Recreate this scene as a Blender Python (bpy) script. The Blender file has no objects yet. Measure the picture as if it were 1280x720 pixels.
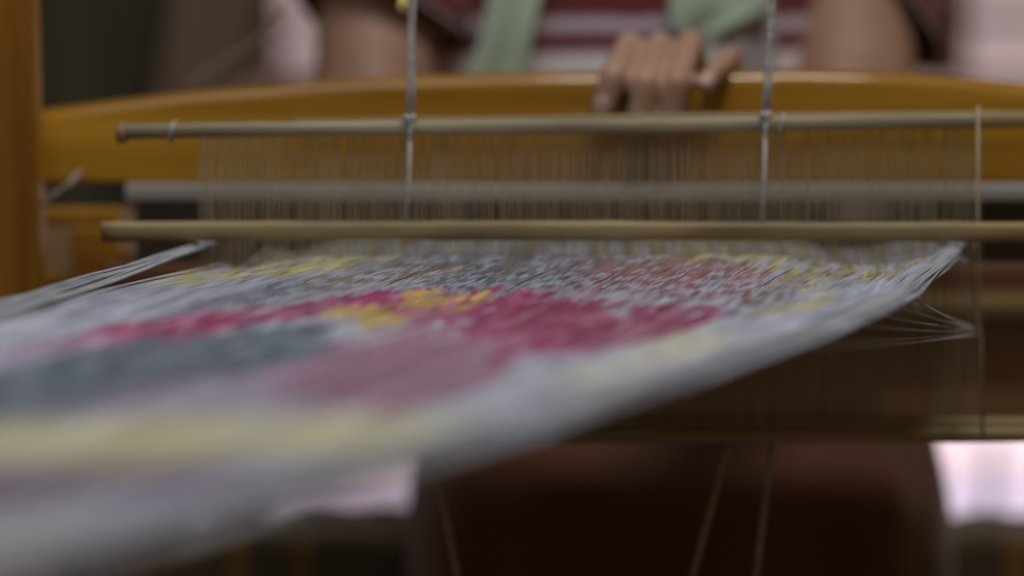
import bpy, bmesh, math, random
import numpy as np
from mathutils import Vector, Matrix

random.seed(7)
rng = np.random.default_rng(7)
S = bpy.context.scene
C = S.collection

# ------------------------------------------------------------------ camera, world, lamps, exposure
EYE = 1.0                       # height of the lens
FPX = 2560.0                    # focal length for a 1280 px wide frame
PITCH = math.atan(310 / FPX)    # looking slightly down on the warp
cam = bpy.data.cameras.new('camera')
cam.sensor_width = 36.0
cam.lens = 36.0 * FPX / 1280.0
cam.clip_start = 0.02
cam.clip_end = 100.0
cam.dof.use_dof = True
cam.dof.focus_distance = 0.885
cam.dof.aperture_fstop = 2.6
cam.dof.aperture_blades = 9
camo = bpy.data.objects.new('camera', cam)
C.objects.link(camo)
camo.location = (0, 0, EYE)
camo.rotation_euler = (math.pi / 2 - PITCH, 0, 0)
S.camera = camo

w = bpy.data.worlds.new('World')
S.world = w
w.use_nodes = True
bg = w.node_tree.nodes['Background']
bg.inputs[0].default_value = (1.0, 0.66, 0.30, 1)
bg.inputs[1].default_value = 0.12


def area(name, loc, target, sx, sy, power, col):
    l = bpy.data.lights.new(name, 'AREA')
    l.shape = 'RECTANGLE'
    l.size, l.size_y = sx, sy
    l.energy = power
    l.color = col
    o = bpy.data.objects.new(name, l)
    C.objects.link(o)
    o.location = loc
    d = Vector(target) - Vector(loc)
    o.rotation_euler = d.to_track_quat('-Z', 'Y').to_euler()
    return o


area('workshop_lamp', (-0.34, 0.45, 2.25), (-0.10, 0.75, 0.9), 1.0, 0.9, 4.9, (0.60, 0.80, 1.0))
bl = area('back_fill', (1.15, 3.7, 1.5), (1.1, 4.3, 0.0), 2.8, 0.3, 30.0, (1.0, 0.92, 0.95))  # added and unseen: stands in for outdoor daylight on the wall and floor
bl.data.spread = math.radians(75)
area('chest_fill', (0.23, 0.62, 2.15), (0.1, 1.4, 1.0), 0.4, 0.25, 8.6, (1.0, 0.93, 0.83))  # added front fill for the weaver's chest and the rail, no real fixture

S.view_settings.view_transform = 'Standard'
S.view_settings.look = 'None'
S.view_settings.exposure = -0.1
S.view_settings.gamma = 1.0
S.view_settings.use_curve_mapping = False

cP, sP = math.cos(PITCH), math.sin(PITCH)


def at(px, py, Y):
    """photo pixel -> the world point at distance Y in front of the lens (design help only)"""
    dx, du = px - 640.0, -(py - 360.0)
    dy = FPX * cP + du * sP
    dz = -FPX * sP + du * cP
    k = Y / dy
    return Vector((dx * k, Y, EYE + dz * k))


def px_of(X, Y, Z):
    Z = Z - EYE
    f = Y * cP - Z * sP
    u = Y * sP + Z * cP
    return 640 + FPX * X / f, 360 - FPX * u / f


# ------------------------------------------------------------------ materials
def srgb(r, g, b):
    f = lambda c: (c / 255 / 12.92) if c / 255 <= 0.04045 else ((c / 255 + 0.055) / 1.055) ** 2.4
    return (f(r), f(g), f(b))


def new_mat(name, rough=0.6):
    m = bpy.data.materials.new(name)
    m.use_nodes = True
    nt = m.node_tree
    b = nt.nodes['Principled BSDF']
    b.inputs['Roughness'].default_value = rough
    return m, nt, b


def ramp(nt, stops):
    r = nt.nodes.new('ShaderNodeValToRGB')
    e = r.color_ramp.elements
    while len(e) < len(stops):
        e.new(0.5)
    for el, (p, c) in zip(e, stops):
        el.position = p
        el.color = (*c, 1)
    return r


def noisy(name, c0, c1, scale=(8, 8, 8), rough=0.6, detail=4, bump=0.0, noise=1.0, coat=0.0, lo=0.3, hi=0.7, spec=0.5, sheen=0.0):
    m, nt, b = new_mat(name, rough)
    tc = nt.nodes.new('ShaderNodeTexCoord')
    mp = nt.nodes.new('ShaderNodeMapping')
    mp.inputs['Scale'].default_value = scale
    nz = nt.nodes.new('ShaderNodeTexNoise')
    nz.inputs['Scale'].default_value = noise
    nz.inputs['Detail'].default_value = detail
    nt.links.new(tc.outputs['Object'], mp.inputs[0])
    nt.links.new(mp.outputs[0], nz.inputs['Vector'])
    r = ramp(nt, [(lo, c0), (hi, c1)])
    nt.links.new(nz.outputs['Fac'], r.inputs[0])
    nt.links.new(r.outputs[0], b.inputs['Base Color'])
    b.inputs['Specular IOR Level'].default_value = spec
    b.inputs['Coat Weight'].default_value = coat
    b.inputs['Coat Roughness'].default_value = 0.18
    b.inputs['Sheen Weight'].default_value = sheen
    if bump:
        bp = nt.nodes.new('ShaderNodeBump')
        bp.inputs['Strength'].default_value = bump
        bp.inputs['Distance'].default_value = 0.003
        nt.links.new(nz.outputs['Fac'], bp.inputs['Height'])
        nt.links.new(bp.outputs[0], b.inputs['Normal'])
    return m


M = {}
M['varnish'] = noisy('orange_varnish', (0.22, 0.092, 0.006), (0.60, 0.32, 0.030), (1.6, 22, 30), 0.42, coat=0.65, bump=0.12, spec=0.25, lo=0.34, hi=0.66, detail=6)
M['varnish'].node_tree.nodes['Principled BSDF'].inputs['Coat Roughness'].default_value = 0.07
M['varnish_post'] = noisy('orange_varnish_post', (0.18, 0.072, 0.008), (0.52, 0.26, 0.034), (32, 32, 1.6), 0.45, coat=0.1, bump=0.12, spec=0.25, lo=0.34, hi=0.66, detail=6)
M['slat'] = noisy('pale_bamboo', (0.17, 0.14, 0.085), (0.40, 0.35, 0.25), (7, 50, 50), 0.55, bump=0.2, lo=0.35, hi=0.65)
M['slat_warm'] = noisy('ochre_bamboo', (0.17, 0.12, 0.05), (0.43, 0.335, 0.185), (7, 50, 50), 0.5, bump=0.2, lo=0.35, hi=0.65)
M['slat_dark'] = noisy('aged_bamboo', (0.20, 0.155, 0.07), (0.33, 0.26, 0.13), (4, 60, 60), 0.5, bump=0.15)
M['reed_cap'] = noisy('grey_painted_wood', (0.30, 0.285, 0.275), (0.42, 0.40, 0.39), (5, 50, 50), 0.55, bump=0.1)
M['reed'] = noisy('dull_reed', (0.10, 0.08, 0.06), (0.18, 0.15, 0.12), (40, 40, 5), 0.6)
M['dark_wood'] = noisy('dark_brown_wood', (0.24, 0.15, 0.075), (0.38, 0.24, 0.13), (3, 40, 40), 0.55, bump=0.1)
M['red_wood'] = noisy('reddish_wood', (0.13, 0.055, 0.03), (0.20, 0.09, 0.05), (3, 40, 40), 0.5, bump=0.1)
M['olive_wood'] = noisy('olive_wood', (0.16, 0.125, 0.05), (0.26, 0.20, 0.09), (3, 40, 40), 0.5, bump=0.1)
M['thread'] = noisy('undyed_thread', (0.33, 0.36, 0.43), (0.47, 0.50, 0.57), (60, 60, 60), 0.7)
M['heddle'] = noisy('heddle_cotton', (0.33, 0.27, 0.18), (0.46, 0.39, 0.28), (60, 60, 30), 0.8)
M['cord'] = noisy('pale_cord', (0.40, 0.41, 0.42), (0.58, 0.60, 0.62), (200, 200, 300), 0.7, bump=0.3)
M['cord_dull'] = noisy('dull_cord', (0.24, 0.20, 0.15), (0.36, 0.31, 0.25), (200, 200, 300), 0.8, bump=0.3)
M['bead'] = noisy('yellow_thread', (0.50, 0.38, 0.10), (0.62, 0.50, 0.18), (200, 200, 200), 0.7)
M['skin'] = noisy('skin', (0.34, 0.195, 0.14), (0.45, 0.28, 0.21), (30, 30, 30), 0.5, bump=0.05)
M['skin'].node_tree.nodes['Principled BSDF'].inputs['Subsurface Weight'].default_value = 0.08
M['skin'].node_tree.nodes['Principled BSDF'].inputs['Subsurface Radius'].default_value = (0.01, 0.004, 0.002)
M['nail'] = noisy('fingernail', (0.46, 0.29, 0.26), (0.54, 0.36, 0.33), (90, 90, 90), 0.3)
M['skirt'] = noisy('maroon_skirt', (0.070, 0.029, 0.015), (0.110, 0.036, 0.023), (12, 12, 5), 0.9, bump=0.2, sheen=0.2)
M['mint'] = noisy('mint_cotton', (0.36, 0.47, 0.38), (0.47, 0.58, 0.49), (30, 30, 14), 0.85, bump=0.2, sheen=0.2)
M['lining'] = noisy('grey_lining', (0.30, 0.29, 0.33), (0.40, 0.40, 0.45), (20, 20, 10), 0.85, bump=0.2)
M['lining_light'] = noisy('pale_blue_lining', (0.50, 0.56, 0.60), (0.62, 0.68, 0.72), (20, 20, 10), 0.85)
M['hair'] = noisy('black_hair', (0.012, 0.010, 0.009), (0.03, 0.024, 0.02), (80, 80, 8), 0.45)
M['wall'] = noisy('pink_white_plaster', (0.74, 0.62, 0.63), (0.82, 0.70, 0.71), (2, 2, 2), 0.85, bump=0.1)
M['floor'] = noisy('lavender_concrete', (0.26, 0.235, 0.30), (0.33, 0.30, 0.38), (2, 2, 2), 0.65, bump=0.1)
M['window_wood'] = noisy('brown_window_wood', (0.12, 0.045, 0.018), (0.18, 0.075, 0.035), (30, 30, 3), 0.5)
M['timber'] = noisy('dull_timber', (0.15, 0.10, 0.075), (0.22, 0.155, 0.12), (30, 30, 2), 0.7, bump=0.2)
M['olive_board'] = noisy('dark_olive_board', (0.055, 0.055, 0.035), (0.085, 0.088, 0.062), (9, 9, 2), 0.7, bump=0.1)
M['pale_edge'] = noisy('pale_sill_glint', (0.60, 0.55, 0.58), (0.72, 0.66, 0.70), (8, 60, 60), 0.4)  # window sill, and the painted glint under the knee board
M['metal'] = noisy('grey_metal', (0.12, 0.11, 0.13), (0.2, 0.19, 0.21), (40, 40, 4), 0.45)

# lit window pane (gives off daylight)
m, nt, b = new_mat('daylight_pane', 0.3)
b.inputs['Base Color'].default_value = (0.38, 0.32, 0.33, 1)
b.inputs['Emission Color'].default_value = (1.0, 0.76, 0.78, 1)
b.inputs['Emission Strength'].default_value = 0.40
M['pane'] = m
M['pane_dim'] = m.copy()
M['pane_dim'].node_tree.nodes['Principled BSDF'].inputs['Emission Strength'].default_value = 0.40

# dyed warp: colour carried by the threads themselves
m, nt, b = new_mat('dyed_warp', 0.62)
a = nt.nodes.new('ShaderNodeAttribute')
a.attribute_name = 'dye'
nz = nt.nodes.new('ShaderNodeTexNoise')
nz.inputs['Scale'].default_value = 900
hs = nt.nodes.new('ShaderNodeHueSaturation')
mr = nt.nodes.new('ShaderNodeMapRange')
mr.inputs['To Min'].default_value = 0.85
mr.inputs['To Max'].default_value = 1.15
tc = nt.nodes.new('ShaderNodeTexCoord')
nt.links.new(tc.outputs['Object'], nz.inputs['Vector'])
nt.links.new(nz.outputs['Fac'], mr.inputs['Value'])
nt.links.new(mr.outputs[0], hs.inputs['Value'])
nt.links.new(a.outputs['Color'], hs.inputs['Color'])
nt.links.new(hs.outputs[0], b.inputs['Base Color'])
b.inputs['Sheen Weight'].default_value = 0.15
M['dyed'] = m

# shirt: maroon with white and lavender bands round the body, by height
m, nt, b = new_mat('striped_shirt', 0.9)
tc = nt.nodes.new('ShaderNodeTexCoord')
sx = nt.nodes.new('ShaderNodeSeparateXYZ')
nz = nt.nodes.new('ShaderNodeTexNoise')
nz.inputs['Scale'].default_value = 11
nz.inputs['Detail'].default_value = 2
nt.links.new(tc.outputs['Object'], nz.inputs['Vector'])
nt.links.new(tc.outputs['Object'], sx.inputs[0])
ad = nt.nodes.new('ShaderNodeMath')
ad.operation = 'MULTIPLY_ADD'
ad.inputs[1].default_value = 0.014
nt.links.new(nz.outputs['Fac'], ad.inputs[0])
nt.links.new(sx.outputs['Z'], ad.inputs[2])
mr = nt.nodes.new('ShaderNodeMapRange')
mr.inputs['From Min'].default_value = 0.940
mr.inputs['From Max'].default_value = 1.060
nt.links.new(ad.outputs[0], mr.inputs['Value'])
MAR, WHI, LAV = (0.165, 0.030, 0.038), (0.86, 0.83, 0.92), (0.42, 0.28, 0.42)
zf = lambda py: (at(760, py, 1.355).z + 0.007 - 0.940) / 0.120
st = [(0.0, MAR), (zf(96), MAR), (zf(92), WHI), (zf(68), WHI), (zf(63), LAV), (zf(59), MAR), (zf(46), MAR), (zf(43), LAV), (zf(40), MAR), (zf(38), MAR),
      (zf(35), (0.6, 0.54, 0.64)), (zf(24), (0.6, 0.54, 0.64)), (zf(20), LAV), (zf(17), MAR)]
r = ramp(nt, st)
nt.links.new(mr.outputs[0], r.inputs[0])
nt.links.new(r.outputs[0], b.inputs['Base Color'])
b.inputs['Sheen Weight'].default_value = 0.2
M['shirt'] = m
M['sleeve'] = noisy('maroon_jersey', (0.16, 0.028, 0.038), (0.22, 0.042, 0.054), (15, 15, 15), 0.9, sheen=0.2, bump=0.15)

# woven seat cover: dark brown cloth with orange bands across its length
m, nt, b = new_mat('banded_cover', 0.9)
tc = nt.nodes.new('ShaderNodeTexCoord')
sx = nt.nodes.new('ShaderNodeSeparateXYZ')
nt.links.new(tc.outputs['Object'], sx.inputs[0])
mr = nt.nodes.new('ShaderNodeMapRange')
mr.inputs['From Min'].default_value = -0.30
mr.inputs['From Max'].default_value = 0.50
nt.links.new(sx.outputs['X'], mr.inputs['Value'])
ORA, DRK = (0.19, 0.09, 0.012), (0.06, 0.042, 0.022)
st = [(0.0, DRK)]
for xb in (-0.213, -0.163, 0.02, 0.16, 0.390):
    c0 = (xb + 0.30) / 0.80
    st += [(c0 - 0.010, DRK), (c0 - 0.005, ORA), (c0 + 0.005, ORA), (c0 + 0.010, DRK)]
r = ramp(nt, st)
nt.links.new(mr.outputs[0], r.inputs[0])
nt.links.new(r.outputs[0], b.inputs['Base Color'])
M['cover'] = m
M['cushion'] = noisy('grey_brown_cloth', (0.15, 0.13, 0.11), (0.27, 0.245, 0.22), (14, 14, 14), 0.9, bump=0.3)


# ------------------------------------------------------------------ mesh helpers
class MB:
    def __init__(self):
        self.v, self.f = [], []

    def box(self, lo, hi):
        n = len(self.v)
        x0, y0, z0 = lo
        x1, y1, z1 = hi
        self.v += [(x0, y0, z0), (x1, y0, z0), (x1, y1, z0), (x0, y1, z0), (x0, y0, z1), (x1, y0, z1), (x1, y1, z1), (x0, y1, z1)]
        self.f += [tuple(n + i for i in q) for q in ((0, 3, 2, 1), (4, 5, 6, 7), (0, 1, 5, 4), (1, 2, 6, 5), (2, 3, 7, 6), (3, 0, 4, 7))]
        return self

    def tube(self, pts, r, n=8, cap=True):
        pts = [Vector(p) for p in pts]
        rs = r if hasattr(r, '__len__') else [r] * len(pts)
        base = len(self.v)
        for i, p in enumerate(pts):
            t = (pts[min(i + 1, len(pts) - 1)] - pts[max(i - 1, 0)]).normalized()
            ref = Vector((0, 0, 1)) if abs(t.z) < 0.9 else Vector((0, 1, 0))
            u = t.cross(ref).normalized()
            v = t.cross(u)
            for k in range(n):
                a_ = 2 * math.pi * k / n
                self.v.append(tuple(p + (u * math.cos(a_) + v * math.sin(a_)) * rs[i]))
        for i in range(len(pts) - 1):
            for k in range(n):
                k2 = (k + 1) % n
                self.f.append((base + i * n + k, base + (i + 1) * n + k, base + (i + 1) * n + k2, base + i * n + k2))
        if cap:
            self.f.append(tuple(base + k for k in range(n)))
            self.f.append(tuple(base + (len(pts) - 1) * n + k for k in reversed(range(n))))
        return self

    def rings(self, rings, closed=True, cap=True):
        base = len(self.v)
        n = len(rings[0])
        for rg in rings:
            self.v += [tuple(p) for p in rg]
        for i in range(len(rings) - 1):
            for k in range(n if closed else n - 1):
                k2 = (k + 1) % n
                self.f.append((base + i * n + k, base + i * n + k2, base + (i + 1) * n + k2, base + (i + 1) * n + k))
        if cap:
            self.f.append(tuple(base + k for k in reversed(range(n))))
            self.f.append(tuple(base + (len(rings) - 1) * n + k for k in range(n)))
        return self

    def build(self, name, mat, parent=None, smooth=False, bevel=0.0, loc=None):
        me = bpy.data.meshes.new(name)
        vs = self.v if loc is None else [tuple(Vector(p) - Vector(loc)) for p in self.v]
        me.from_pydata(vs, [], self.f)
        me.update()
        bm = bmesh.new()
        bm.from_mesh(me)
        bmesh.ops.recalc_face_normals(bm, faces=bm.faces)
        bm.to_mesh(me)
        bm.free()
        me.materials.append(mat)
        if smooth:
            for p in me.polygons:
                p.use_smooth = True
        o = bpy.data.objects.new(name, me)
        C.objects.link(o)
        if parent is not None:
            o.parent = parent
            if parent.type == 'EMPTY' or parent.parent is not None or True:
                o.matrix_parent_inverse = Matrix.Identity(4)
        if loc is not None:
            o.location = loc
        if bevel:
            bv = o.modifiers.new('bevel', 'BEVEL')
            bv.width = bevel
            bv.segments = 3
            bv.limit_method = 'ANGLE'
        return o


def thing(name, label, cat, group=None):
    o = bpy.data.objects.new(name, None)
    C.objects.link(o)
    tag(o, label, cat, group)
    return o


def tag(o, label, cat, group=None):
    o['label'] = label
    o['category'] = cat
    if group:
        o['group'] = group
    return o


def struct(o):
    o['kind'] = 'structure'
    return o


def slat_between(x0, x1, y_top, y_bot, Y, depth, wob=0.0, tilt=(0, 0), seg=72):
    """a hand-cut bamboo slat: soft rectangular section, slightly bowed along its length"""
    rg = []
    for i in range(seg + 1):
        t = i / seg
        px = x0 + (x1 - x0) * t
        dy = tilt[0] * (1 - t) + tilt[1] * t + wob * math.sin(t * 7.1 + x0)
        p0 = at(px, y_bot + dy, Y)
        p1 = at(px, y_top + dy, Y)
        nd = math.exp(-(((t * seg + 5) % 11) - 5.5) ** 2 / 0.5)
        h = (p1.z - p0.z) * (1 + 0.04 * math.sin(t * 19) + 0.10 * nd)
        cz = (p0.z + p1.z) / 2
        x = p0.x
        ring = []
        for k in range(12):
            a_ = 2 * math.pi * (k + 0.5) / 12
            c_, s_ = math.cos(a_), math.sin(a_)
            e = 0.55
            ring.append((x, Y + depth / 2 * math.copysign(abs(c_) ** e, c_), cz + h / 2 * math.copysign(abs(s_) ** e, s_)))
        rg.append(ring)
    return MB().rings(rg)


# ------------------------------------------------------------------ the setting
b_ = MB().box((-6, -2.5, -0.05), (6, 5.3, 0.0))
struct(b_.build('floor', M['floor']))
WY = 4.72
# back wall with two window openings, cut as real reveals
wl0, wl1 = at(308, 0, WY).x, at(560, 0, WY).x
wr0, wr1 = at(1168, 0, WY).x, at(1520, 0, WY).x
zs = at(0, 104, WY).z
zt = zs + 1.0
wb = MB()
wb.box((-6, WY, 0), (6, WY + 0.2, zs)).box((-6, WY, zt), (6, WY + 0.2, 3.0))
wb.box((-6, WY, zs), (wl0, WY + 0.2, zt)).box((wl1, WY, zs), (wr0, WY + 0.2, zt)).box((wr1, WY, zs), (6, WY + 0.2, zt))
struct(wb.build('wall', M['wall']))


def window(x0, x1, bar_py, lab, pane):
    t = thing('window', lab, 'window', 'windows in the back wall')
    f = 0.068 if bar_py == 37 else 0.085
    sil = 0.034 if bar_py == 37 else 0.015
    bh = 0.013 if bar_py == 37 else 0.010
    MB().box((x0, WY + 0.03, zs), (x0 + f, WY + 0.12, zt)).build('jamb', M['window_wood'], t)
    MB().box((x1 - f, WY + 0.03, zs), (x1, WY + 0.12, zt)).build('jamb', M['window_wood'], t)
    MB().box((x0 + f, WY + 0.03, zt - f), (x1 - f, WY + 0.12, zt)).build('lintel', M['window_wood'], t)
    MB().box((x0 + f, WY + 0.03, zs), (x1 - f, WY + 0.12, zs + sil)).build('sill', M['window_wood'] if bar_py == 37 else M['pale_edge'], t)
    zb = at(0, bar_py, WY).z
    MB().box((x0 + f, WY + 0.04, zb - bh), (x1 - f, WY + 0.11, zb + bh)).build('glazing_bar', M['window_wood'], t)
    MB().box((x0 + f, WY + 0.07, zs + sil), (x1 - f, WY + 0.076, zb - bh)).build('pane', pane, t)
    MB().box((x0 + f, WY + 0.07, zb + bh), (x1 - f, WY + 0.076, zt - f)).build('pane', pane, t)
    return t


window(wl0, wl1, 37, 'daylit window with a brown bar, between the timber post and the weaver', M['pane_dim'])
window(wr0, wr1, 25, 'daylit window with a brown jamb, behind the weaver\'s gripping arm', M['pane'])

# dark board and timber post behind the left end of the loom
t = thing('board', 'dark olive board standing behind the beater, beside the upright loom post', 'board')
X0, X1 = at(-120, 0, 2.6).x, at(214, 0, 2.6).x
for k in range(4):
    a0 = X0 + (X1 - X0) * k / 4
    a1 = X0 + (X1 - X0) * (k + 1) / 4 - 0.003
    MB().box((a0, 2.6 + 0.002 * (k % 2), 0.0), (a1, 2.64, 1.7)).build('plank', M['olive_board'], t, bevel=0.004)
MB().box((X0, 2.643, 0.3), (X1, 2.67, 0.4)).build('batten', M['olive_board'], t)
MB().box((X0, 2.643, 1.3), (X1, 2.67, 1.4)).build('batten', M['olive_board'], t)

t = thing('cover_table', 'low dark table added behind the reed to cover the bright wall, next to the olive board', 'table')  # invented table, keeps the bright wall from showing through the reed
tx0, tx1 = at(225, 0, 2.7).x, at(600, 0, 2.7).x
z1, z0 = at(0, 142, 2.7).z, at(0, 480, 2.7).z
MB().box((tx0, 2.68, z1 - 0.03), (tx1, 3.1, z1)).build('top', M['dark_wood'], t, bevel=0.004)
MB().box((tx0 + 0.02, 2.70, z0), (tx1 - 0.02, 2.72, z1 - 0.03)).build('apron', M['dark_wood'], t)
for x in (tx0 + 0.04, tx1 - 0.04):
    for y in (2.75, 3.06):
        MB().box((x - 0.022, y - 0.022, 0), (x + 0.022, y + 0.022, z1 - 0.03)).build('leg', M['dark_wood'], t)

p_lo, p_hi = at(165, 640, 2.3), at(277, -60, 2.3)
k = (0.0 - p_lo.z) / (p_hi.z - p_lo.z)
foot = p_lo + (p_hi - p_lo) * k
top = p_lo + (p_hi - p_lo) * 1.5
rg = []
for q in (foot, foot.lerp(top, 0.5), top):
    rg.append([(q.x + sx_ * 0.044, q.y + sy_ * 0.035, q.z) for sx_, sy_ in ((-1, -1), (1, -1), (1, 1), (-1, 1))])
tag(MB().rings(rg).build('timber_post', M['timber'], bevel=0.006), 'slanting dull brown timber post beside the dark olive board', 'post')

# thin pole leaning by the wall
q0, q1 = at(1241, 700, 3.6), at(1239, 588, 3.6)
q0 = q1 + (q0 - q1) * ((0.0 - q1.z) / (q0.z - q1.z))
t = thing('floor_stand', 'thin grey stand on the pale floor behind the seat', 'stand')
MB().tube([(q1.x, 3.6, 0.012), (q1.x, 3.6, 0.30), (q1.x, 3.6, q1.z + 0.02)], 0.009, 10).build('pole', M['metal'], t, True)
MB().tube([(q1.x, 3.6, 0.0), (q1.x, 3.6, 0.012)], 0.09, 20).build('base', M['metal'], t)

# ------------------------------------------------------------------ loom frame
t = thing('loom_frame', 'varnished orange wooden loom frame with an upright post at the edge of the warp', 'loom')
pl, pr = at(-60, 0, 1.07).x, at(38, 0, 1.07).x
MB().box((pl, 1.07, 0.0), (pr, 1.096, 1.75)).build('post', M['varnish_post'], t, bevel=0.006)
# bracket with a dark-backed mortise behind the post
def fbox(x0, x1, y0, y1, Y0, Y1):
    a_, c_ = at(x0, y1, Y0), at(x1, y0, Y0)
    return MB().box((a_.x, Y0, a_.z), (c_.x, Y1, c_.z))
fbox(30, 150, 262, 282, 1.187, 1.21).build('bracket_arm', M['varnish_post'], t, bevel=0.003)
fbox(88, 150, 282, 348, 1.185, 1.20).build('bracket_upright', M['varnish_post'], t, bevel=0.003)
fbox(20, 165, 264, 400, 1.302, 1.32).build('dark_backing', M['dark_wood'], t)  # added board that closes the bright gap and keeps the mortise dark
fbox(20, 130, 345, 395, 1.18, 1.21).build('side_rail', M['varnish_post'], t, bevel=0.004)
fbox(124, 1600, 316, 380, 1.215, 1.235).build('front_board', M['red_wood'], t, bevel=0.003)
bb = at(640, 388, 1.20)
MB().tube([(-0.26, 1.21, bb.z), (0.55, 1.21, bb.z)], 0.0085, 16).build('breast_rod', M['olive_wood'], t, True)
fbox(124, 1600, 396, 524, 1.222, 1.24).build('knee_board', M['dark_wood'], t, bevel=0.003)
fbox(124, 1600, 525, 530, 1.219, 1.24).build('edge_glint', M['pale_edge'], t)  # pale strip painting the light reflected along the board's lower edge

# ------------------------------------------------------------------ beater
bt = thing('beater', 'arched orange varnished beater with a reed, gripped by the weaver', 'beater')
ctl = [(-80, 152), (45, 138), (150, 124), (250, 113), (400, 101), (520, 95), (640, 91), (850, 89), (1000, 87), (1100, 89), (1200, 96), (1280, 104), (1500, 128)]
cx_, cy_ = zip(*ctl)
rg = []
RY0, RY1 = 1.10, 1.142
for px in np.linspace(-80, 1500, 90):
    yt = float(np.interp(px, cx_, cy_))
    p1, p0 = at(px, yt, RY0), at(px, 230, RY0)
    x, z1, z0 = p1.x, p1.z, p0.z
    r1, r2 = 0.0085, 0.003
    ring = []
    for (yy, zz, rr, a0) in ((RY0, z0, r2, 180), (RY1, z0, r2, 270), (RY1, z1, r1, 0), (RY0, z1, r1, 90)):
        cyy = yy + rr if yy == RY0 else yy - rr
        czz = zz + rr if zz == z0 else zz - rr
        for j in range(6):
            an = math.radians(a0 + 90 * j / 5)
            ring.append((x, cyy + rr * math.cos(an), czz + rr * math.sin(an)))
    rg.append(ring)
MB().rings(rg).build('hand_rail', M['varnish'], bt, True)
fbox(155, 1500, 230.5, 252, 1.094, 1.128).build('reed_cap', M['reed_cap'], bt, bevel=0.002)
rz0, rz1 = at(0, 332, 1.115).z, at(0, 251, 1.115).z
mb = MB()
for i in range(430):
    x = at(165 + i * 3.1, 0, 1.115).x
    mb.box((x - 0.00042, 1.114, rz0), (x + 0.00042, 1.1165, rz1))
o = mb.build('reed_dents', M['reed'], bt)
o['kind'] = 'stuff'
fbox(130, 1500, 330, 352, 1.104, 1.132).build('race_board', M['red_wood'], bt, bevel=0.002)
for px in (1480,):
    fbox(px - 12, px + 12, 226, 352, 1.131, 1.142).build('beater_arm', M['varnish_post'], bt)

# ------------------------------------------------------------------ heddle shafts
HX0, HX1 = 250, 1226


def heddle_shaft(Y, lab, phase, x0, x1, top, bot, mat_top, mat_bot):
    t = thing('heddle_shaft', lab, 'heddle shaft', 'heddle shafts hung from cords')
    (ta, tb, ttilt) = top
    (ba, bb_) = bot
    slat_between(x0, x1, ta, tb, Y, 0.009, 0.9, ttilt).build('top_slat', mat_top, t, True)
    slat_between(600 - 420, 1500, ba, bb_, Y, 0.009, 0.5).build('bottom_slat', mat_bot, t, True)
    mb = MB()
    n = 420
    for i in range(n):
        px = HX0 + (HX1 - HX0) * (i + phase) / n + random.gauss(0, 1.5)
        if random.random() < 0.03:
            continue
        px2 = px + random.gauss(0, 4.0)
        tl = ttilt[0] + (ttilt[1] - ttilt[0]) * (px - x0) / (x1 - x0)
        a0, a1, a2 = at(px, ta + tl + 2, Y), at((px + px2) / 2, 312, Y + random.uniform(-0.002, 0.002)), at(px2, ba + 2, Y)
        mb.tube([a0, a1, a2], random.uniform(0.00011, 0.00019), 3, False)
    o = mb.build('heddle_threads', M['heddle'], t)
    o['kind'] = 'stuff'
    return t


h1 = heddle_shaft(1.0, 'front heddle shaft with a long pale top slat and fine hanging threads', 0.0, 148, 1224, (146, 164, (10, -4)), (534, 552), M['slat'], M['slat_dark'])
# loops of thread tied round the front slat, its dark end binding and the plain edge heddle
e0 = at(150, 166, 1.0)
MB().tube([at(147, 166, 1.0), at(158, 166, 1.0)], 0.0052, 10).build('end_binding', M['dark_wood'], h1, True)
for px in (216, 975):
    py = 157 + 10 - 14 * (px - 148) / 1076
    c_ = at(px, py, 1.0)
    MB().tube([c_ + Vector((0.0012 * math.sin(a_), 0.0058 * math.cos(a_), 0.0056 * math.sin(a_))) for a_ in np.linspace(0, 2 * math.pi, 15)], 0.0007, 6).build('thread_loop', M['cord'], h1, True)
MB().tube([at(1223, 132, 0.995), at(1222, 280, 0.995), at(1213, 345, 0.995), at(1226, 420, 0.995), at(1229, 540, 0.995)], 0.0007, 6).build('edge_heddle', M['heddle'], h1, True)
h2 = heddle_shaft(1.045, 'rear heddle shaft with a darker top slat reaching past the front one', 0.5, 360, 1500, (140, 160, (8, -4)), (522, 538), M['slat_dark'], M['slat_dark'])

# lease stick lying over the warp in front of the heddles
tag(slat_between(128, 1500, 277, 301, 0.987, 0.008, 0.9, (0, 0)).build('lease_stick', M['slat_warm'], None, True),
    'long pale lease stick lying across the warp in front of the heddles', 'stick')

# ------------------------------------------------------------------ cords
def cord(name, pts, r, mat, lab, cat='cord', group=None):
    fine = []
    pts = [Vector(p) for p in pts]
    for a0, a1 in zip(pts[:-1], pts[1:]):
        for j in range(6):
            fine.append(a0.lerp(a1, j / 6))
    fine.append(pts[-1])
    o = MB().tube(fine, r, 8).build(name, mat, None, True)
    return tag(o, lab, cat, group)


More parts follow.
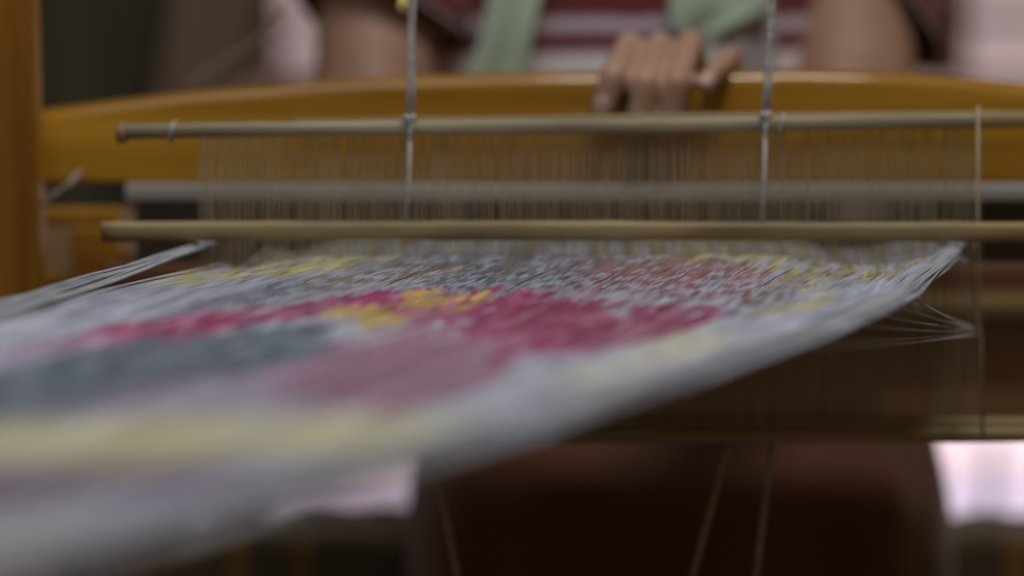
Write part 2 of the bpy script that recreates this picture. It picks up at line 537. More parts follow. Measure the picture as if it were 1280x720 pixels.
def hang(px_top, px_slat, py_slat, lab, bead=None):
    t = thing('suspension_cord', lab, 'cord', 'pale cords holding up the heddle shaft')
    p = at(px_slat, py_slat, 0.993)
    up = at(px_top, 0, 0.993)
    far = p + (up - p) * 6
    for s_ in (-1, 1):
        pts = [p.lerp(far, j / 20) + Vector((s_ * 0.0010 + 0.0004 * math.sin(j * 1.7 + s_), 0.0005 * s_, 0)) for j in range(21)]
        MB().tube(pts, 0.0010, 8).build('strand', M['cord'], t, True)
    ring = [Vector((0.0022 * math.cos(a_), -0.002 + 0.002 * math.sin(a_), 0.003 * math.sin(2 * a_))) + p for a_ in np.linspace(0, 2 * math.pi, 16)]
    MB().tube(ring, 0.0011, 8).build('knot', M['cord'], t, True)
    dn = at(px_slat - 5, 282, 0.985)
    MB().tube([p, p.lerp(dn, 0.5) + Vector((0.0004, 0, 0)), dn], 0.0009, 8).build('tail', M['cord'], t, True)
    if bead:
        c_ = at(bead[0], bead[1], 0.99)
        MB().tube([c_ + Vector((0, 0, d)) for d in (-0.004, -0.002, 0.001, 0.004)], [0.0015, 0.0035, 0.0032, 0.001], 8).build('yarn_tie', M['bead'], t, True)
    return t


hang(515, 513, 152, 'pale hanging cord with a yellow yarn tie, tied to the front slat', (503, 6))
hang(965, 957, 148, 'pale hanging cord beside the weaver\'s gripping hand, tied to the front slat')

for (a_, b__, lab) in (((912, 548), (866, 720), 'slanting treadle cord below the bottom slat, in front of the dark skirt'),
                       ((966, 548), (945, 720), 'near-vertical treadle cord below the bottom slat, right of the slanting one'),
                       ((540, 560), (572, 720), 'faint treadle cord dropping from under the warp beside the skirt edge')):
    p0, p1 = at(*a_, 1.0), at(*b__, 1.0)
    cord('treadle_cord', [p0, p0.lerp(p1, 1.0), p0.lerp(p1, 3.0)], 0.0016, M['cord_dull'], lab, 'cord', 'cords running down to the treadles')
cord('loose_cord', [at(228, 112, 1.3), at(268, 84, 1.3), at(312, 58, 1.3), at(360, 10, 1.3)], 0.0013, M['cord_dull'],
     'thin slack cord slanting up behind the beater, before the timber post')
cord('tie_cord', [at(42, 262, 1.085), at(62, 248, 1.085), at(88, 230, 1.085), at(100, 215, 1.098)], 0.0018, M['cord_dull'],
     'short cord tied from the upright post to the beater')

# ------------------------------------------------------------------ warp
ZW = at(640, 311, 1.0).z          # height of the stretched warp
Lk = [(-0.7, -0.33), (0.0, -0.315), (0.25, -0.30), (0.40, -0.268), (0.60, -0.226), (0.776, -0.194), (1.0, -0.152), (1.12, -0.150)]
Rk = [(-0.7, -0.27), (0.0, -0.235), (0.25, -0.205)]
for q_ in [(a_, b2 - 7) for a_, b2 in ((0, 728), (170, 682), (300, 648), (525, 583), (640, 557), (785, 504), (840, 488), (920, 463), (1032, 428), (1111, 392), (1143, 378), (1210, 314))]:
    ray = at(*q_, 1.0) - Vector((0, 0, EYE))
    k_ = (ZW - EYE) / ray.z
    Rk.append((float(ray.y * k_), float(ray.x * k_)))
Rk.append((1.12, Rk[-1][1]))


def sm_interp(y, tab):
    a_, b2 = zip(*tab)
    return np.interp(y, a_, b2)


def smooth_tab(tab):
    ys = np.linspace(-0.7, 1.12, 365)
    v = sm_interp(ys, tab)
    ker = np.exp(-np.linspace(-2, 2, 11) ** 2)
    ker /= ker.sum()
    vp = np.pad(v, 5, mode='reflect', reflect_type='odd')
    return ys, np.convolve(vp, ker, 'valid')


LY, LV = smooth_tab(Lk)
RYs, RV = smooth_tab(Rk)


def gz(s, Y):
    """height of the warp surface: taut at the edges, dipping where it comes out of the heddles"""
    far = np.clip((Y - 0.80) / 0.2, 0, 1) ** 1.5
    dip = -0.0075 * np.exp(-((s - 0.88) / 0.085) ** 2) - 0.0085 * np.exp(-((s - 0.08) / 0.055) ** 2) - 0.002 * np.exp(-((s - 0.2) / 0.1) ** 2)
    lift = 0.0008 * np.sin(s * 9)
    mid = -0.010 * np.clip((0.9 - Y) / 0.6, 0, 1) ** 2 * np.sin(np.clip(s, 0, 1) * math.pi) * 0.3
    drop = -0.0045 * np.clip((Y - 0.972) / 0.022, 0, 1)
    return ZW + far * (dip + lift) + mid + drop


def inpoly(px, py, poly):
    inside = np.zeros(px.shape, bool)
    j = len(poly) - 1
    for i in range(len(poly)):
        xi, yi = poly[i]
        xj, yj = poly[j]
        c_ = ((yi > py) != (yj > py)) & (px < (xj - xi) * (py - yi) / (yj - yi + 1e-9) + xi)
        inside ^= c_
        j = i
    return inside


def blob(px, py, cx, cy, rx, ry, sl=0.0):
    d = ((px - cx) / rx) ** 2 + ((py - cy - sl * (px - cx)) / ry) ** 2
    return np.clip(1.35 - d, 0, 1)


def dcol(r, g, b_):
    return np.array([min(0.85, c / 0.33) for c in srgb(r, g, b_)])


def dye(px, py, s, grp, cell, rnd, rnd2):
    """the resist-dyed pattern of the warp as it lies on the threads: px, py are pattern coordinates"""
    n = px.shape
    base = np.empty(n + (3,))
    white = dcol(124, 128, 146)
    base[:] = white
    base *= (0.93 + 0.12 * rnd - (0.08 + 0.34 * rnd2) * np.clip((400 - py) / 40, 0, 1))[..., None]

    def put(wt, col):
        w_ = np.clip(wt, 0, 1)[..., None]
        base[:] = base * (1 - w_) + col * w_

    chk = ((grp + cell) % 2 == 0) & (rnd2 < 0.86) | (rnd2 > 0.95)
    chk = chk.astype(float) * 0.85 + 0.08 * (rnd - 0.3)
    chk = np.clip(chk, 0, 1)
    q = rnd
    yel, yel2 = dcol(118, 116, 80), dcol(122, 107, 62)
    slate, slate2 = dcol(56, 64, 76), dcol(78, 90, 104)
    maroon, mag, mag2 = dcol(96, 56, 70), dcol(104, 36, 74), dcol(92, 36, 62)
    mauve, brown, purple = dcol(106, 88, 108), dcol(86, 72, 58), dcol(72, 56, 74)
    pale = dcol(142, 140, 112)
    # ground near the heddles: yellow-green and grey flecks
    top = np.clip((352 + 0.012 * (px - 640) - py) / 10, 0, 1)
    put(top * chk * (q < 0.55), yel * 0.95)
    put(top * (1 - chk) * (q > 0.55), brown * 1.0)
    put(blob(px, py, 350, 332, 160, 16, -0.1) * (q < 0.6) * 0.8, yel)
    put(blob(px, py, 900, 314, 90, 14) * (q < 0.6) * 0.8, yel)
    # slate bands
    put(blob(px, py, 640, 334, 210, 30, 0.03) * (0.25 + 0.6 * chk), slate)
    put(blob(px, py, 690, 326, 130, 22, 0.0) * chk, slate)
    put(blob(px, py, 560, 344, 110, 22, -0.02) * chk, slate)
    put(blob(px, py, 720, 345, 90, 22, 0.05) * chk * 0.9, slate)
    put(blob(px, py, 330, 368, 120, 13, -0.17) * (0.35 + 0.65 * chk) * 0.9, slate)
    put(blob(px, py, 470, 350, 110, 12, -0.1) * chk * 0.8, brown)
    # maroon checks
    put(blob(px, py, 850, 350, 150, 32, 0.06) * chk, maroon)
    put(blob(px, py, 910, 378, 110, 20, 0.0) * chk * 0.8, slate)
    put(blob(px, py, 880, 372, 90, 14, 0.0) * chk * 0.8, maroon)
    # yellow flecks on the pale side panel
    put(blob(px, py, 1060, 350, 130, 36, 0.0) * chk * (q < 0.4) * 0.9, yel)
    put(blob(px, py, 1000, 388, 60, 9, 0.0) * 0.7, yel)
    put(blob(px, py, 1110, 372, 60, 16, 0.0) * (1 - chk) * 0.6, mauve * 0.9)
    put(blob(px, py, 860, 436, 60, 26, 0.0) * 0.55, pale)
    put(blob(px, py, 760, 470, 90, 22, -0.1) * 0.4, pale)
    # magenta flower
    P = [(-400, 520), (-60, 462), (40, 425), (150, 404), (300, 386), (400, 374), (480, 366), (620, 363), (720, 372), (800, 384), (920, 390), (880, 407), (800, 430), (700, 445),
         (640, 438), (560, 412), (460, 402), (380, 400), (300, 408), (200, 424), (60, 438), (-60, 480), (-400, 560)]
    ip = inpoly(px, py, P)
    ip = ip * np.clip((px - 5) / 150, 0.12, 1)
    put(ip * 1.0, mag)
    put(ip * blob(px, py, 760, 400, 150, 34, 0.1) * 0.85, mag2)
    put(ip * (q > 0.72) * 0.35, dcol(150, 104, 132))
    put(ip * (q < 0.22) * 0.5, dcol(84, 36, 62))
    put(ip * (rnd2 > 0.93) * 0.35, white)
    Q1 = [(384, 394), (420, 386), (500, 389), (530, 398), (490, 406), (405, 403)]
    Q2 = [(470, 372), (540, 366), (620, 372), (610, 381), (520, 382)]
    put(inpoly(px, py, Q1) * (0.45 + 0.55 * (q < 0.7)), yel2 * 1.15)
    put(inpoly(px, py, Q2) * (q < 0.85), yel2 * 1.1)
    # slate leaf and mauve field nearer the lens
    L = [(-500, 660), (-200, 545), (-40, 475), (100, 436), (250, 414), (380, 408), (440, 420), (430, 440), (330, 462), (220, 486), (100, 512), (-40, 545), (-500, 720)]
    put(inpoly(px, py, L) * (0.80 + 0.2 * (q < 0.7)), slate2 * 0.72)
    put(inpoly(px, py, L) * (rnd2 < 0.25) * 0.6, slate * 0.8)
    put(inpoly(px, py, L) * (rnd2 > 0.9) * 0.25, white)
    Mv = [(330, 470), (430, 425), (520, 415), (600, 425), (650, 450), (600, 490), (500, 515), (420, 512), (340, 500)]
    im = inpoly(px, py, Mv)
    put(im * 0.9, mauve)
    put(im * ((grp // 3) % 2 == 0) * 0.6, dcol(114, 58, 84))
    put(blob(px, py, 250, 492, 160, 26, -0.1) * 0.5, mauve)
    # pale yellow and dark bands towards the lens
    put(blob(px, py, 150, 548, 360, 30, -0.03) * 0.85, pale)
    put(blob(px, py, 480, 545, 150, 30, -0.03) * 0.7, pale)
    put(blob(px, py, 130, 560, 60, 14, -0.05) * 0.6, yel)
    put(blob(px, py, 40, 603, 330, 22, -0.05) * 0.95, purple)
    put(blob(px, py, 60, 690, 330, 50, -0.05) * 0.6, dcol(112, 116, 96))
    # undyed selvedges
    thr = 0.915 + 0.055 * np.clip((360 - py) / 45, 0, 1)
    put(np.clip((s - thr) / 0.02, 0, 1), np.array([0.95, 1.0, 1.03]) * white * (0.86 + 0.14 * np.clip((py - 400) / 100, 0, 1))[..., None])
    put(np.clip((0.035 - s) / 0.02, 0, 1), white)
    base *= (0.80 + 0.30 * rnd2)[..., None]
    # uneven uptake of the dye along the threads
    blot = np.sin(px * 0.071 + py * 0.19 + 3 * np.sin(px * 0.023)) * np.sin(px * 0.043 - py * 0.13)
    base *= (1 + 0.24 * blot)[..., None]
    return np.clip(base, 0.01, 0.88)


def thread_mesh(name, s_arr, Yarr, zfun, rad, parent, mat, shear=None, jit=0.00012, dyed=True):
    nT, nS = len(s_arr), len(Yarr)
    Lx = np.interp(Yarr, LY, LV)
    Rx = np.interp(Yarr, RYs, RV)
    s2 = s_arr[:, None] + np.zeros((1, nS))
    bun = np.clip((0.9 - Yarr) / 0.4, 0, 1)[None]
    s2 = s2 + 0.0022 * np.sin(s_arr[:, None] * 2 * math.pi * 46) * bun
    # small wandering of each thread from its neighbours
    ph = rng.uniform(0, 6.28, (nT, 3))
    wand = (np.sin(Yarr[None] * 21 + ph[:, :1]) + np.sin(Yarr[None] * 47 + ph[:, 1:2]) * 0.6) * 0.0007
    Yg = np.repeat(Yarr[None], nT, 0)
    X = Lx[None] * (1 - s2) + Rx[None] * s2 + wand
    Z = zfun(s2, Yg) + rng.normal(0, jit, (nT, 1)) + 0.15 * np.roll(wand, 5, 0)
    edge = np.exp(-(s_arr / 0.10) ** 2) + np.exp(-((1 - s_arr) / 0.05) ** 2)
    gj = rng.normal(0, 1, nT // 3 + 2)[np.arange(nT) // 3]
    Z = Z + (gj * edge * 0.0011)[:, None]
    ang = np.array([0.0, math.pi / 2, math.pi, 3 * math.pi / 2]) + math.pi / 4
    ct, sn = np.cos(ang), np.sin(ang)
    r = rad(Yg)
    V = np.zeros((nT, nS, 4, 3))
    V[..., 0] = X[..., None] + r[..., None] * ct
    V[..., 1] = Yg[..., None]
    V[..., 2] = Z[..., None] + 0.5 * r[..., None] * sn
    nv = nT * nS * 4
    idx = np.arange(nv).reshape(nT, nS, 4)
    q = np.stack([idx[:, :-1, :], idx[:, 1:, :], np.roll(idx, -1, 2)[:, 1:, :], np.roll(idx, -1, 2)[:, :-1, :]], -1).reshape(-1, 4)
    me = bpy.data.meshes.new(name)
    me.vertices.add(nv)
    me.vertices.foreach_set('co', V.reshape(-1).astype(np.float32))
    me.loops.add(q.size)
    me.loops.foreach_set('vertex_index', q.reshape(-1).astype(np.int32))
    me.polygons.add(len(q))
    me.polygons.foreach_set('loop_start', (np.arange(len(q)) * 4).astype(np.int32))
    me.polygons.foreach_set('loop_total', np.full(len(q), 4, np.int32))
    me.polygons.foreach_set('use_smooth', np.ones(len(q), bool))
    me.update(calc_edges=True)
    me.validate()
    if dyed:
        grp = (np.arange(nT) // 5)[:, None] + np.zeros((1, nS), int)
        gr = rng.uniform(0, 1, nT // 5 + 2)
        toff = rng.normal(0, 0.013, nT // 5 + 2)[grp[:, 0]][:, None] + rng.normal(0, 0.008, (nT, 1))
        Yp = Yg + toff * np.clip(Yg / 0.9, 0.1, 1)
        Xp = np.interp(Yp, LY, LV) * (1 - s2) + np.interp(Yp, RYs, RV) * s2
        Ys = np.clip(Yp, 0.2, None)
        pxx, pyy = px_of(Xp, Ys, np.full_like(Ys, ZW))
        cell = np.floor((Yp + gr[grp] * 0.014) / 0.015).astype(int)
        hsh = np.sin(grp * 12.9898 + cell * 78.233) * 43758.5453
        r1 = hsh - np.floor(hsh)
        hsh = np.sin(grp * 39.346 + cell * 11.135) * 24634.6345
        r2 = hsh - np.floor(hsh)
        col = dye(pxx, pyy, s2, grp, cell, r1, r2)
        rgba = np.ones((nT, nS, 4, 4), np.float32)
        rgba[..., :3] = col[:, :, None, :]
        at_ = me.color_attributes.new('dye', 'FLOAT_COLOR', 'POINT')
        at_.data.foreach_set('color', rgba.reshape(-1))
    me.materials.append(mat)
    o = bpy.data.objects.new(name, me)
    C.objects.link(o)
    o.parent = parent
    return o


wp = thing('warp', 'stretched sheet of resist-dyed warp threads with a magenta, slate and yellow pattern', 'warp')
nT = 470
s_arr = np.concatenate([np.linspace(0.045, 0.93, 420), np.linspace(0.931, 1.0, 64)])
s_arr = s_arr + rng.normal(0, 0.0005, len(s_arr))
Yarr = np.concatenate([np.linspace(-0.7, 0.25, 8)[:-1], np.linspace(0.25, 0.6, 50)[:-1], np.linspace(0.6, 1.0, 150), [1.04, 1.1]])
wid = np.interp(Yarr, RYs, RV) - np.interp(Yarr, LY, LV)
rad = lambda Yg: np.interp(Yg, Yarr, wid) * 0.0023
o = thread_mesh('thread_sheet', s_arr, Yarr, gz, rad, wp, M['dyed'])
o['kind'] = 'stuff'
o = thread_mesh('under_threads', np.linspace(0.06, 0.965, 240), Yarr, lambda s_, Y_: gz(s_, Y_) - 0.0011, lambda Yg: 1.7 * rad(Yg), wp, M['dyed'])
o['kind'] = 'stuff'
mb = MB()
rows = []
for (Y_, z_) in ((1.098, ZW), (1.15, ZW + 0.0005), (1.20, bb.z + 0.0098), (1.211, bb.z + 0.0103)):
    rows.append([(-0.150, Y_, z_), (0.222, Y_, z_), (0.222, Y_ - 0.0006, z_ - 0.0006), (-0.150, Y_ - 0.0006, z_ - 0.0006)])
mb.rings(rows).build('woven_cloth', M['thread'], wp)


def strand(s0, s1, dz0, dz1, r, Ya=1.06, Yb=-0.5, low=False, wig=0.0008):
    pts = []
    ph = random.uniform(0, 6)
    for i in range(40):
        t = i / 39
        Y = Ya + (Yb - Ya) * t
        s = s0 + (s1 - s0) * min(1, t * 2.6)
        X = float(np.interp(Y, LY, LV) * (1 - s) + np.interp(Y, RYs, RV) * s)
        zb = ZW
        Z = zb + dz0 + (dz1 - dz0) * min(1, t * 2.6) + wig * math.sin(Y * 31 + ph)
        pts.append((X, Y, Z))
    return MB().tube(pts, r, 6).build('edge_strand', M['thread'], wp, True)


for i in range(9):                        # strands fanning along the far selvedge
    u = i / 8 + random.uniform(-0.05, 0.05)
    strand(0.0 + 0.012 * u, -0.012 + 0.075 * u, 0.0025 + random.uniform(-0.0008, 0.001), 0.0015 - 0.004 * u, 0.0005 + random.uniform(0, 0.0003))
for i in range(10):                       # loose ends straying off the edge
    u = random.random()
    strand(0.985 + 0.012 * u, 0.985 + 0.02 * u, 0.001 * u, -0.0012 * u, 0.0005, Yb=random.uniform(-0.4, 0.3))
for i in range(12):                       # gathered selvedge on the other edge
    u = i / 11
    strand(0.985 + 0.015 * u, 0.945 + 0.045 * u + random.uniform(-0.006, 0.006), 0.001, 0.0010 + random.uniform(-0.0005, 0.0012), 0.0008)
for (q_, e_) in (((1086, 390), (1222, 412)), ((1060, 404), (1222, 414)), ((1010, 426), (1222, 416)), ((1000, 436), (1223, 418)), ((1140, 372), (1214, 408)), ((1120, 380), (1218, 410))):
    ray = at(*q_, 1.0) - Vector((0, 0, EYE))
    p0 = Vector((0, 0, EYE)) + ray * ((ZW - 0.002 - EYE) / ray.z)
    p1 = at(*e_, 1.0)
    MB().tube([p0.lerp(p1, j / 10) - Vector((0, 0, 0.0012 * math.sin(math.pi * j / 10))) for j in range(11)], 0.00065, 6).build('edge_strand', M['thread'], wp, True)

# ------------------------------------------------------------------ bench and cushion
ZB = at(400, 657, 1.66).z
t = thing('bench', 'low wooden bench under the seated weaver', 'bench')
bx0, bx1 = at(150, 0, 1.60).x, at(1500, 0, 1.60).x
MB().box((bx0, 1.555, ZB - 0.105), (bx1, 1.80, ZB - 0.075)).build('seat', M['dark_wood'], t, bevel=0.004)
for x in (bx0 + 0.05, bx1 - 0.05):
    for y in (1.58, 1.77):
        MB().box((x - 0.02, y - 0.02, 0), (x + 0.02, y + 0.02, ZB - 0.105)).build('leg', M['dark_wood'], t)
t = thing('seat_cushion', 'lumpy grey brown cushion with orange banded front on the bench', 'cushion')
rg, rf = [], []
for i, px in enumerate(np.linspace(150, 1490, 60)):
    x = at(px, 0, 1.5).x
    endk = 0.82 + 0.18 * min(1.0, max(0, (px - 190) / 110.0)) ** 0.6
    h = 0.068 * endk + 0.004 * math.sin(px * 0.043) + 0.003 * math.sin(px * 0.017 + 1) + (0.004 if 310 < px < 460 else 0)
    ring = []
    for k in range(20):
        a_ = 2 * math.pi * k / 20
        c_, s_ = math.cos(a_), math.sin(a_)
        ring.append((x, 1.675 + 0.115 * math.copysign(abs(c_) ** 0.5, c_), ZB - 0.074 + (h / 2) * (1 + math.copysign(abs(s_) ** 0.8, s_))))
    rg.append(ring)
    zf_ = at(px, 678 + (0 if px > 280 else (280 - px) * 0.25), 1.552).z + 0.002 * math.sin(px * 0.05)
    rf.append([(x, 1.552, ZB - 0.105), (x, 1.549, zf_ - 0.004), (x, 1.556, zf_), (x, 1.575, zf_ - 0.001), (x, 1.575, ZB - 0.105)])
MB().rings(rg).build('pad', M['cushion'], t, True)
MB().rings(rf).build('front_band', M['cover'], t)

# ------------------------------------------------------------------ the weaver
CX = 0.085
person = thing('person', 'seated weaver in a maroon striped shirt and mint scarf, one hand gripping the beater', 'person')


def capsule(mb, p0, r0, p1, r1, n=18, flat=None):
    p0, p1 = Vector(p0), Vector(p1)
    d = p1 - p0
    L_ = d.length
    t_ = d.normalized()
    ref = Vector((0, 0, 1)) if abs(t_.z) < 0.9 else Vector((0, 1, 0))
    u = t_.cross(ref).normalized()
    v = t_.cross(u)
    prof = []
    for j in range(6):
        a_ = -math.pi / 2 + (math.pi / 2) * j / 5
        prof.append((r0 * math.sin(a_), max(r0 * math.cos(a_), 1e-5)))
    for j in range(1, 7):
        a_ = (math.pi / 2) * (j - 1) / 5
        prof.append((L_ + r1 * math.sin(a_), max(r1 * math.cos(a_), 1e-5)))
    rings = [[p0 + t_ * h + (u * math.cos(2 * math.pi * k / n) + v * math.sin(2 * math.pi * k / n)) * rr for k in range(n)] for h, rr in prof]
    mb.rings(rings)


def ellip(mb, c, rx, ry, rz, n=20, m_=12):
    rings = []
    for j in range(m_ + 1):
        a_ = -math.pi / 2 + math.pi * j / m_
        rr = max(math.cos(a_), 1e-3)
        rings.append([(c[0] + rx * rr * math.cos(2 * math.pi * k / n), c[1] + ry * rr * math.sin(2 * math.pi * k / n), c[2] + rz * math.sin(a_)) for k in range(n)])
    mb.rings(rings)


def chain(mb, pts, rs):
    for i in range(len(pts) - 1):
        capsule(mb, pts[i], rs[i], pts[i + 1], rs[i + 1])


body = MB()
# trunk
for (z, rx, ry, yc) in ((0.66, 0.165, 0.115, 1.55), (0.76, 0.145, 0.105, 1.53), (0.88, 0.125, 0.095, 1.505), (1.0, 0.135, 0.10, 1.49), (1.1, 0.145, 0.10, 1.49)):
    ellip(body, (CX, yc, z), rx, ry, 0.10)
capsule(body, (CX - 0.14, 1.49, 1.17), 0.055, (CX + 0.14, 1.49, 1.17), 0.055)
capsule(body, (CX, 1.49, 1.15), 0.06, (CX, 1.475, 1.30), 0.052)
# head tilted down to the work: skull, jaw, nose, ears
hd = Vector((CX, 1.455, 1.415))
ellip(body, hd, 0.074, 0.092, 0.105)
ellip(body, hd + Vector((0, -0.03, -0.065)), 0.052, 0.058, 0.055)
capsule(body, hd + Vector((0, -0.088, 0.005)), 0.008, hd + Vector((0, -0.105, -0.03)), 0.012)
for s_ in (-1, 1):
    ellip(body, hd + Vector((s_ * 0.077, 0.01, -0.01)), 0.010, 0.020, 0.032)
capsule(body, hd + Vector((-0.02, -0.083, -0.062)), 0.008, hd + Vector((0.02, -0.083, -0.062)), 0.008)
# legs
for s_ in (-1, 1):
    chain(body, [(CX + s_ * 0.085, 1.54, 0.68), (CX + s_ * 0.085, 1.345, 0.635), (CX + s_ * 0.085, 1.34, 0.16)], [0.070, 0.05, 0.036])
    chain(body, [(CX + s_ * 0.085, 1.34, 0.06), (CX + s_ * 0.09, 1.19, 0.03)], [0.036, 0.028])
    capsule(body, (CX + s_ * 0.085, 1.34, 0.16), 0.036, (CX + s_ * 0.085, 1.34, 0.06), 0.036)
# gripping arm and hand (the weaver's left)
sh = Vector((CX + 0.165, 1.48, 1.165))
el = at(1062, 165, 1.395)
wr = at(908, 205, 1.205)
chain(body, [sh, sh.lerp(el, 0.55), el, el.lerp(wr, 0.4), wr], [0.052, 0.0455, 0.041, 0.040, 0.0255])
fing = {   # mcp, pip, dip, tip
    'index': [(806, 128, 1.160), (787, 55, 1.120), (766, 96, 1.0875), (755, 130, 1.0885)],
    'middle': [(841, 126, 1.162), (825, 55, 1.119), (807, 104, 1.0870), (797, 156, 1.0880)],
    'ring': [(874, 126, 1.162), (864, 52, 1.119), (846, 104, 1.0870), (838, 154, 1.0880)],
    'little': [(905, 128, 1.158), (915, 70, 1.124), (896, 88, 1.0900), (885, 103, 1.0870)],
}
tips = {}
for nm, ps in fing.items():
    pts = [at(*p) for p in ps]
    tips[nm] = pts
    k = 0.86 if nm == 'little' else 1.0
    chain(body, pts, [0.0080 * k, 0.0071 * k, 0.0075 * k, 0.0070 * k])
    capsule(body, wr + (pts[0] - wr) * 0.15, 0.015, pts[0], 0.0082)
th = [wr.lerp(at(806, 128, 1.160), 0.3), at(842, 185, 1.172), at(815, 178, 1.163), at(790, 165, 1.157)]
chain(body, th, [0.016, 0.0125, 0.0105, 0.0085])
# other arm, hand resting low behind the rail
sh2 = Vector((CX - 0.165, 1.48, 1.165))
el2 = at(462, 185, 1.385)
wr2 = at(560, 190, 1.225)
chain(body, [sh2, sh2.lerp(el2, 0.55), el2, el2.lerp(wr2, 0.4), wr2], [0.052, 0.0445, 0.040, 0.039, 0.025])
for j in range(4):
    m0 = wr2 + Vector((0.045 + 0.004 * j, -0.035 + 0.012 * j, 0.015 - 0.017 * j))
    ln = (1.0, 1.08, 1.02, 0.82)[j]
    m1 = m0 + Vector((0.034, -0.018, -0.006)) * ln
    m2 = m1 + Vector((0.020, -0.003, -0.014)) * ln
    m3 = m2 + Vector((0.008, 0.008, -0.013)) * ln
    capsule(body, wr2, 0.017, m0, 0.012)
    chain(body, [m0, m1, m2, m3], [0.010, 0.009, 0.008, 0.007])
chain(body, [wr2, wr2 + Vector((0.03, -0.02, 0.028)), wr2 + Vector((0.055, -0.035, 0.034)), wr2 + Vector((0.075, -0.04, 0.028))], [0.017, 0.012, 0.010, 0.008])
bo = body.build('body', M['skin'], person, True)
rm = bo.modifiers.new('remesh', 'REMESH')
rm.mode = 'VOXEL'
rm.voxel_size = 0.0022
rm.use_smooth_shade = True
sm = bo.modifiers.new('smooth', 'SMOOTH')
sm.factor = 0.5
sm.iterations = 5
# nails
for nm, (r_, up) in {'index': (0.0050, 0.2), 'little': (0.0044, 0.45)}.items():
    p2, p3 = tips[nm][2], tips[nm][3]
    ax = (p3 - p2).normalized()
    nrm = Vector((-0.12, -1, up))
    nrm = (nrm - ax * nrm.dot(ax)).normalized()
    sd = ax.cross(nrm)
    mb = MB()
    rings = []
    for j in range(7):
        u_ = -1 + 2 * j / 6
        hw = r_ * (1 - abs(u_) ** 4 * 0.45)
        rings.append([p3 + ax * (u_ * r_ * 1.05 + 0.001) + sd * (hw * v_) + nrm * (0.0066 - 0.0022 * v_ * v_ + lift * 0.0008) * (0.84 if nm == 'little' else 1.0)
                      for lift in (1, 0) for v_ in ((-1, -0.5, 0, 0.5, 1) if lift else (1, 0.5, 0, -0.5, -1))])
    mb.rings(rings)
    mb.build('fingernail', M['nail'], person, True)

# shirt body
rings = []
prof = [(0.76, 0.168, 0.128, 1.532), (0.80, 0.164, 0.126, 1.525), (0.86, 0.156, 0.122, 1.512), (0.92, 0.153, 0.122, 1.50), (0.98, 0.158, 0.124, 1.493), (1.04, 0.163, 0.124, 1.49),
        (1.10, 0.168, 0.122, 1.49), (1.16, 0.172, 0.105, 1.49), (1.20, 0.155, 0.088, 1.49), (1.225, 0.10, 0.075, 1.487), (1.235, 0.068, 0.066, 1.485)]
zz = np.linspace(0.76, 1.235, 40)
pa = np.array(prof)
for z in zz:
    rx, ry, yc = (np.interp(z, pa[:, 0], pa[:, i]) for i in (1, 2, 3))
    rg1 = []
    for k in range(64):
        a_ = 2 * math.pi * k / 64
        c_, s_ = math.cos(a_), math.sin(a_)
        fold = 1 + 0.012 * math.sin(a_ * 9 + z * 14) + 0.008 * math.sin(a_ * 17 - z * 31)
        rg1.append((CX + rx * fold * math.copysign(abs(c_) ** 0.85, c_), yc + ry * fold * math.copysign(abs(s_) ** 0.85, s_), z))
    rings.append(rg1)
MB().rings(rings, cap=False).build('shirt', M['shirt'], person, True)


def sleeve(s_, sh_, el_, end, r0, r1, drop):
    d = (el_ - sh_)
    t_ = d.normalized()
    ref = Vector((0, 1, 0))
    u = t_.cross(ref).normalized()
    v = t_.cross(u)
    rings = []
    for j in range(14):
        f = -0.10 + (end + 0.10) * j / 13
        rr = r0 + (r1 - r0) * j / 13
        ring = []
        for k in range(32):
            a_ = 2 * math.pi * k / 32
            off = drop(a_) * max(0, (j - 6) / 7)
            wv = 1 + 0.03 * math.sin(a_ * 5 + j * 0.5)
            ring.append(sh_ + d * (f + off) + (u * math.cos(a_) + v * math.sin(a_)) * rr * wv)
        rings.append(ring)
    mb = MB().rings(rings, cap=False)
    o = mb.build('sleeve', M['sleeve'], person, True)
    so = o.modifiers.new('thick', 'SOLIDIFY')
    so.thickness = 0.002
    hem = [p + t_ * 0.001 for p in rings[-1]] + [rings[-1][0] + t_ * 0.001]
    MB().tube(hem, 0.0014, 6, False).build('hem', M['lining'], o, True)
    return o


sleeve(-1, sh2, el2, 0.63, 0.062, 0.064, lambda a_: 0.07 * math.cos(a_))
sleeve(1, sh, el, 0.55, 0.060, 0.058, lambda a_: 0.22 * math.cos(a_))

# mint scarf ends hanging over the chest
def ribbon(name, path, mat, thick=0.003, wave=0.002):
    """path: list of (px_left, px_right, py, Y)"""
    rings = []
    n = 30
    ts = np.linspace(0, len(path) - 1, n)
    P = np.array(path, float)
    for t_ in ts:
        row = [np.interp(t_, range(len(path)), P[:, i]) for i in range(4)]
        ring = []
        K = 12
        for side in (0, 1):
            for k in range(K):
                u_ = k / (K - 1)
                if side:
                    u_ = 1 - u_
                px = row[0] + (row[1] - row[0]) * u_
                p = at(px, row[2], row[3])
                y = row[3] + wave * math.sin(u_ * 9 + t_ * 0.8) - (0 if side else thick)
                ring.append((p.x, y, p.z))
        rings.append(ring)
    return MB().rings(rings).build(name, mat, person, True)


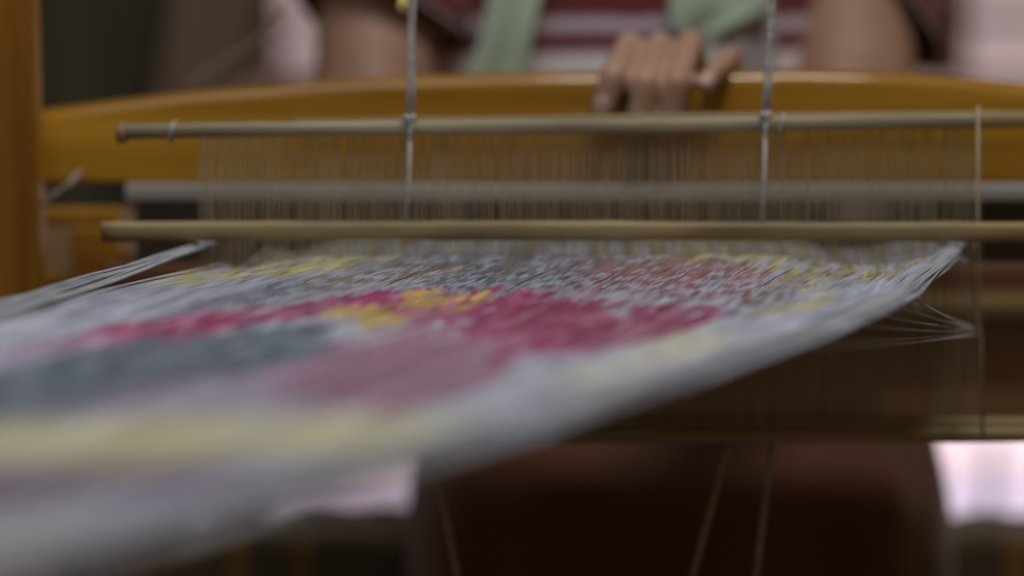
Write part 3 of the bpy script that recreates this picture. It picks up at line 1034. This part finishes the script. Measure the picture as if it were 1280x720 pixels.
s1 = ribbon('scarf_end', [(700, 760, -420, 1.375), (655, 725, -250, 1.355), (620, 690, -60, 1.345), (600, 664, 50, 1.345), (572, 652, 130, 1.35), (560, 650, 230, 1.36)], M['mint'])
s2 = ribbon('scarf_end', [(830, 890, -420, 1.375), (840, 930, -250, 1.355), (848, 955, -60, 1.345), (835, 962, 12, 1.343), (840, 905, 40, 1.345), (850, 880, 60, 1.35)], M['mint'])
ribbon('scarf_lining', [(880, 960, -80, 1.352), (885, 968, 60, 1.352), (890, 968, 180, 1.36)], M['lining'], wave=0.003)
ribbon('scarf_fold', [(872, 902, 0, 1.349), (875, 905, 50, 1.348), (878, 900, 120, 1.352)], M['lining_light'], wave=0.001)
# hair
hb = MB()
ellip(hb, hd + Vector((0, 0.018, 0.022)), 0.082, 0.092, 0.098)
ellip(hb, hd + Vector((0, 0.105, 0.0)), 0.045, 0.04, 0.045)
ho = hb.build('hair', M['hair'], person, True)

# skirt: lap, knees and hanging cloth in one sheet
rings = []
for (z, hw, y0, y1) in ((0.10, 0.160, 1.27, 1.46), (0.30, 0.163, 1.265, 1.45), (0.50, 0.167, 1.26, 1.45), (0.585, 0.172, 1.26, 1.62), (0.64, 0.174, 1.262, 1.67), (0.69, 0.172, 1.275, 1.68),
                        (0.728, 0.168, 1.31, 1.68), (0.76, 0.168, 1.385, 1.675), (0.82, 0.166, 1.395, 1.66)):
    ring = []
    for k in range(56):
        a_ = 2 * math.pi * k / 56
        c_, s_ = math.cos(a_), math.sin(a_)
        fold = 1 + 0.020 * math.sin(a_ * 9 + z * 7) + 0.012 * math.sin(a_ * 15 - z * 21) + 0.008 * math.sin(a_ * 4 + z * 40)
        ring.append((CX + 0.031 + hw * 1.085 * fold * math.copysign(abs(c_) ** 0.55, c_), (y0 + y1) / 2 + (y1 - y0) / 2 * fold * math.copysign(abs(s_) ** 0.6, s_), z))
    rings.append(ring)
so = MB().rings(rings, cap=False).build('skirt', M['skirt'], person, True)
sd = so.modifiers.new('sub', 'SUBSURF')
sd.levels = sd.render_levels = 1
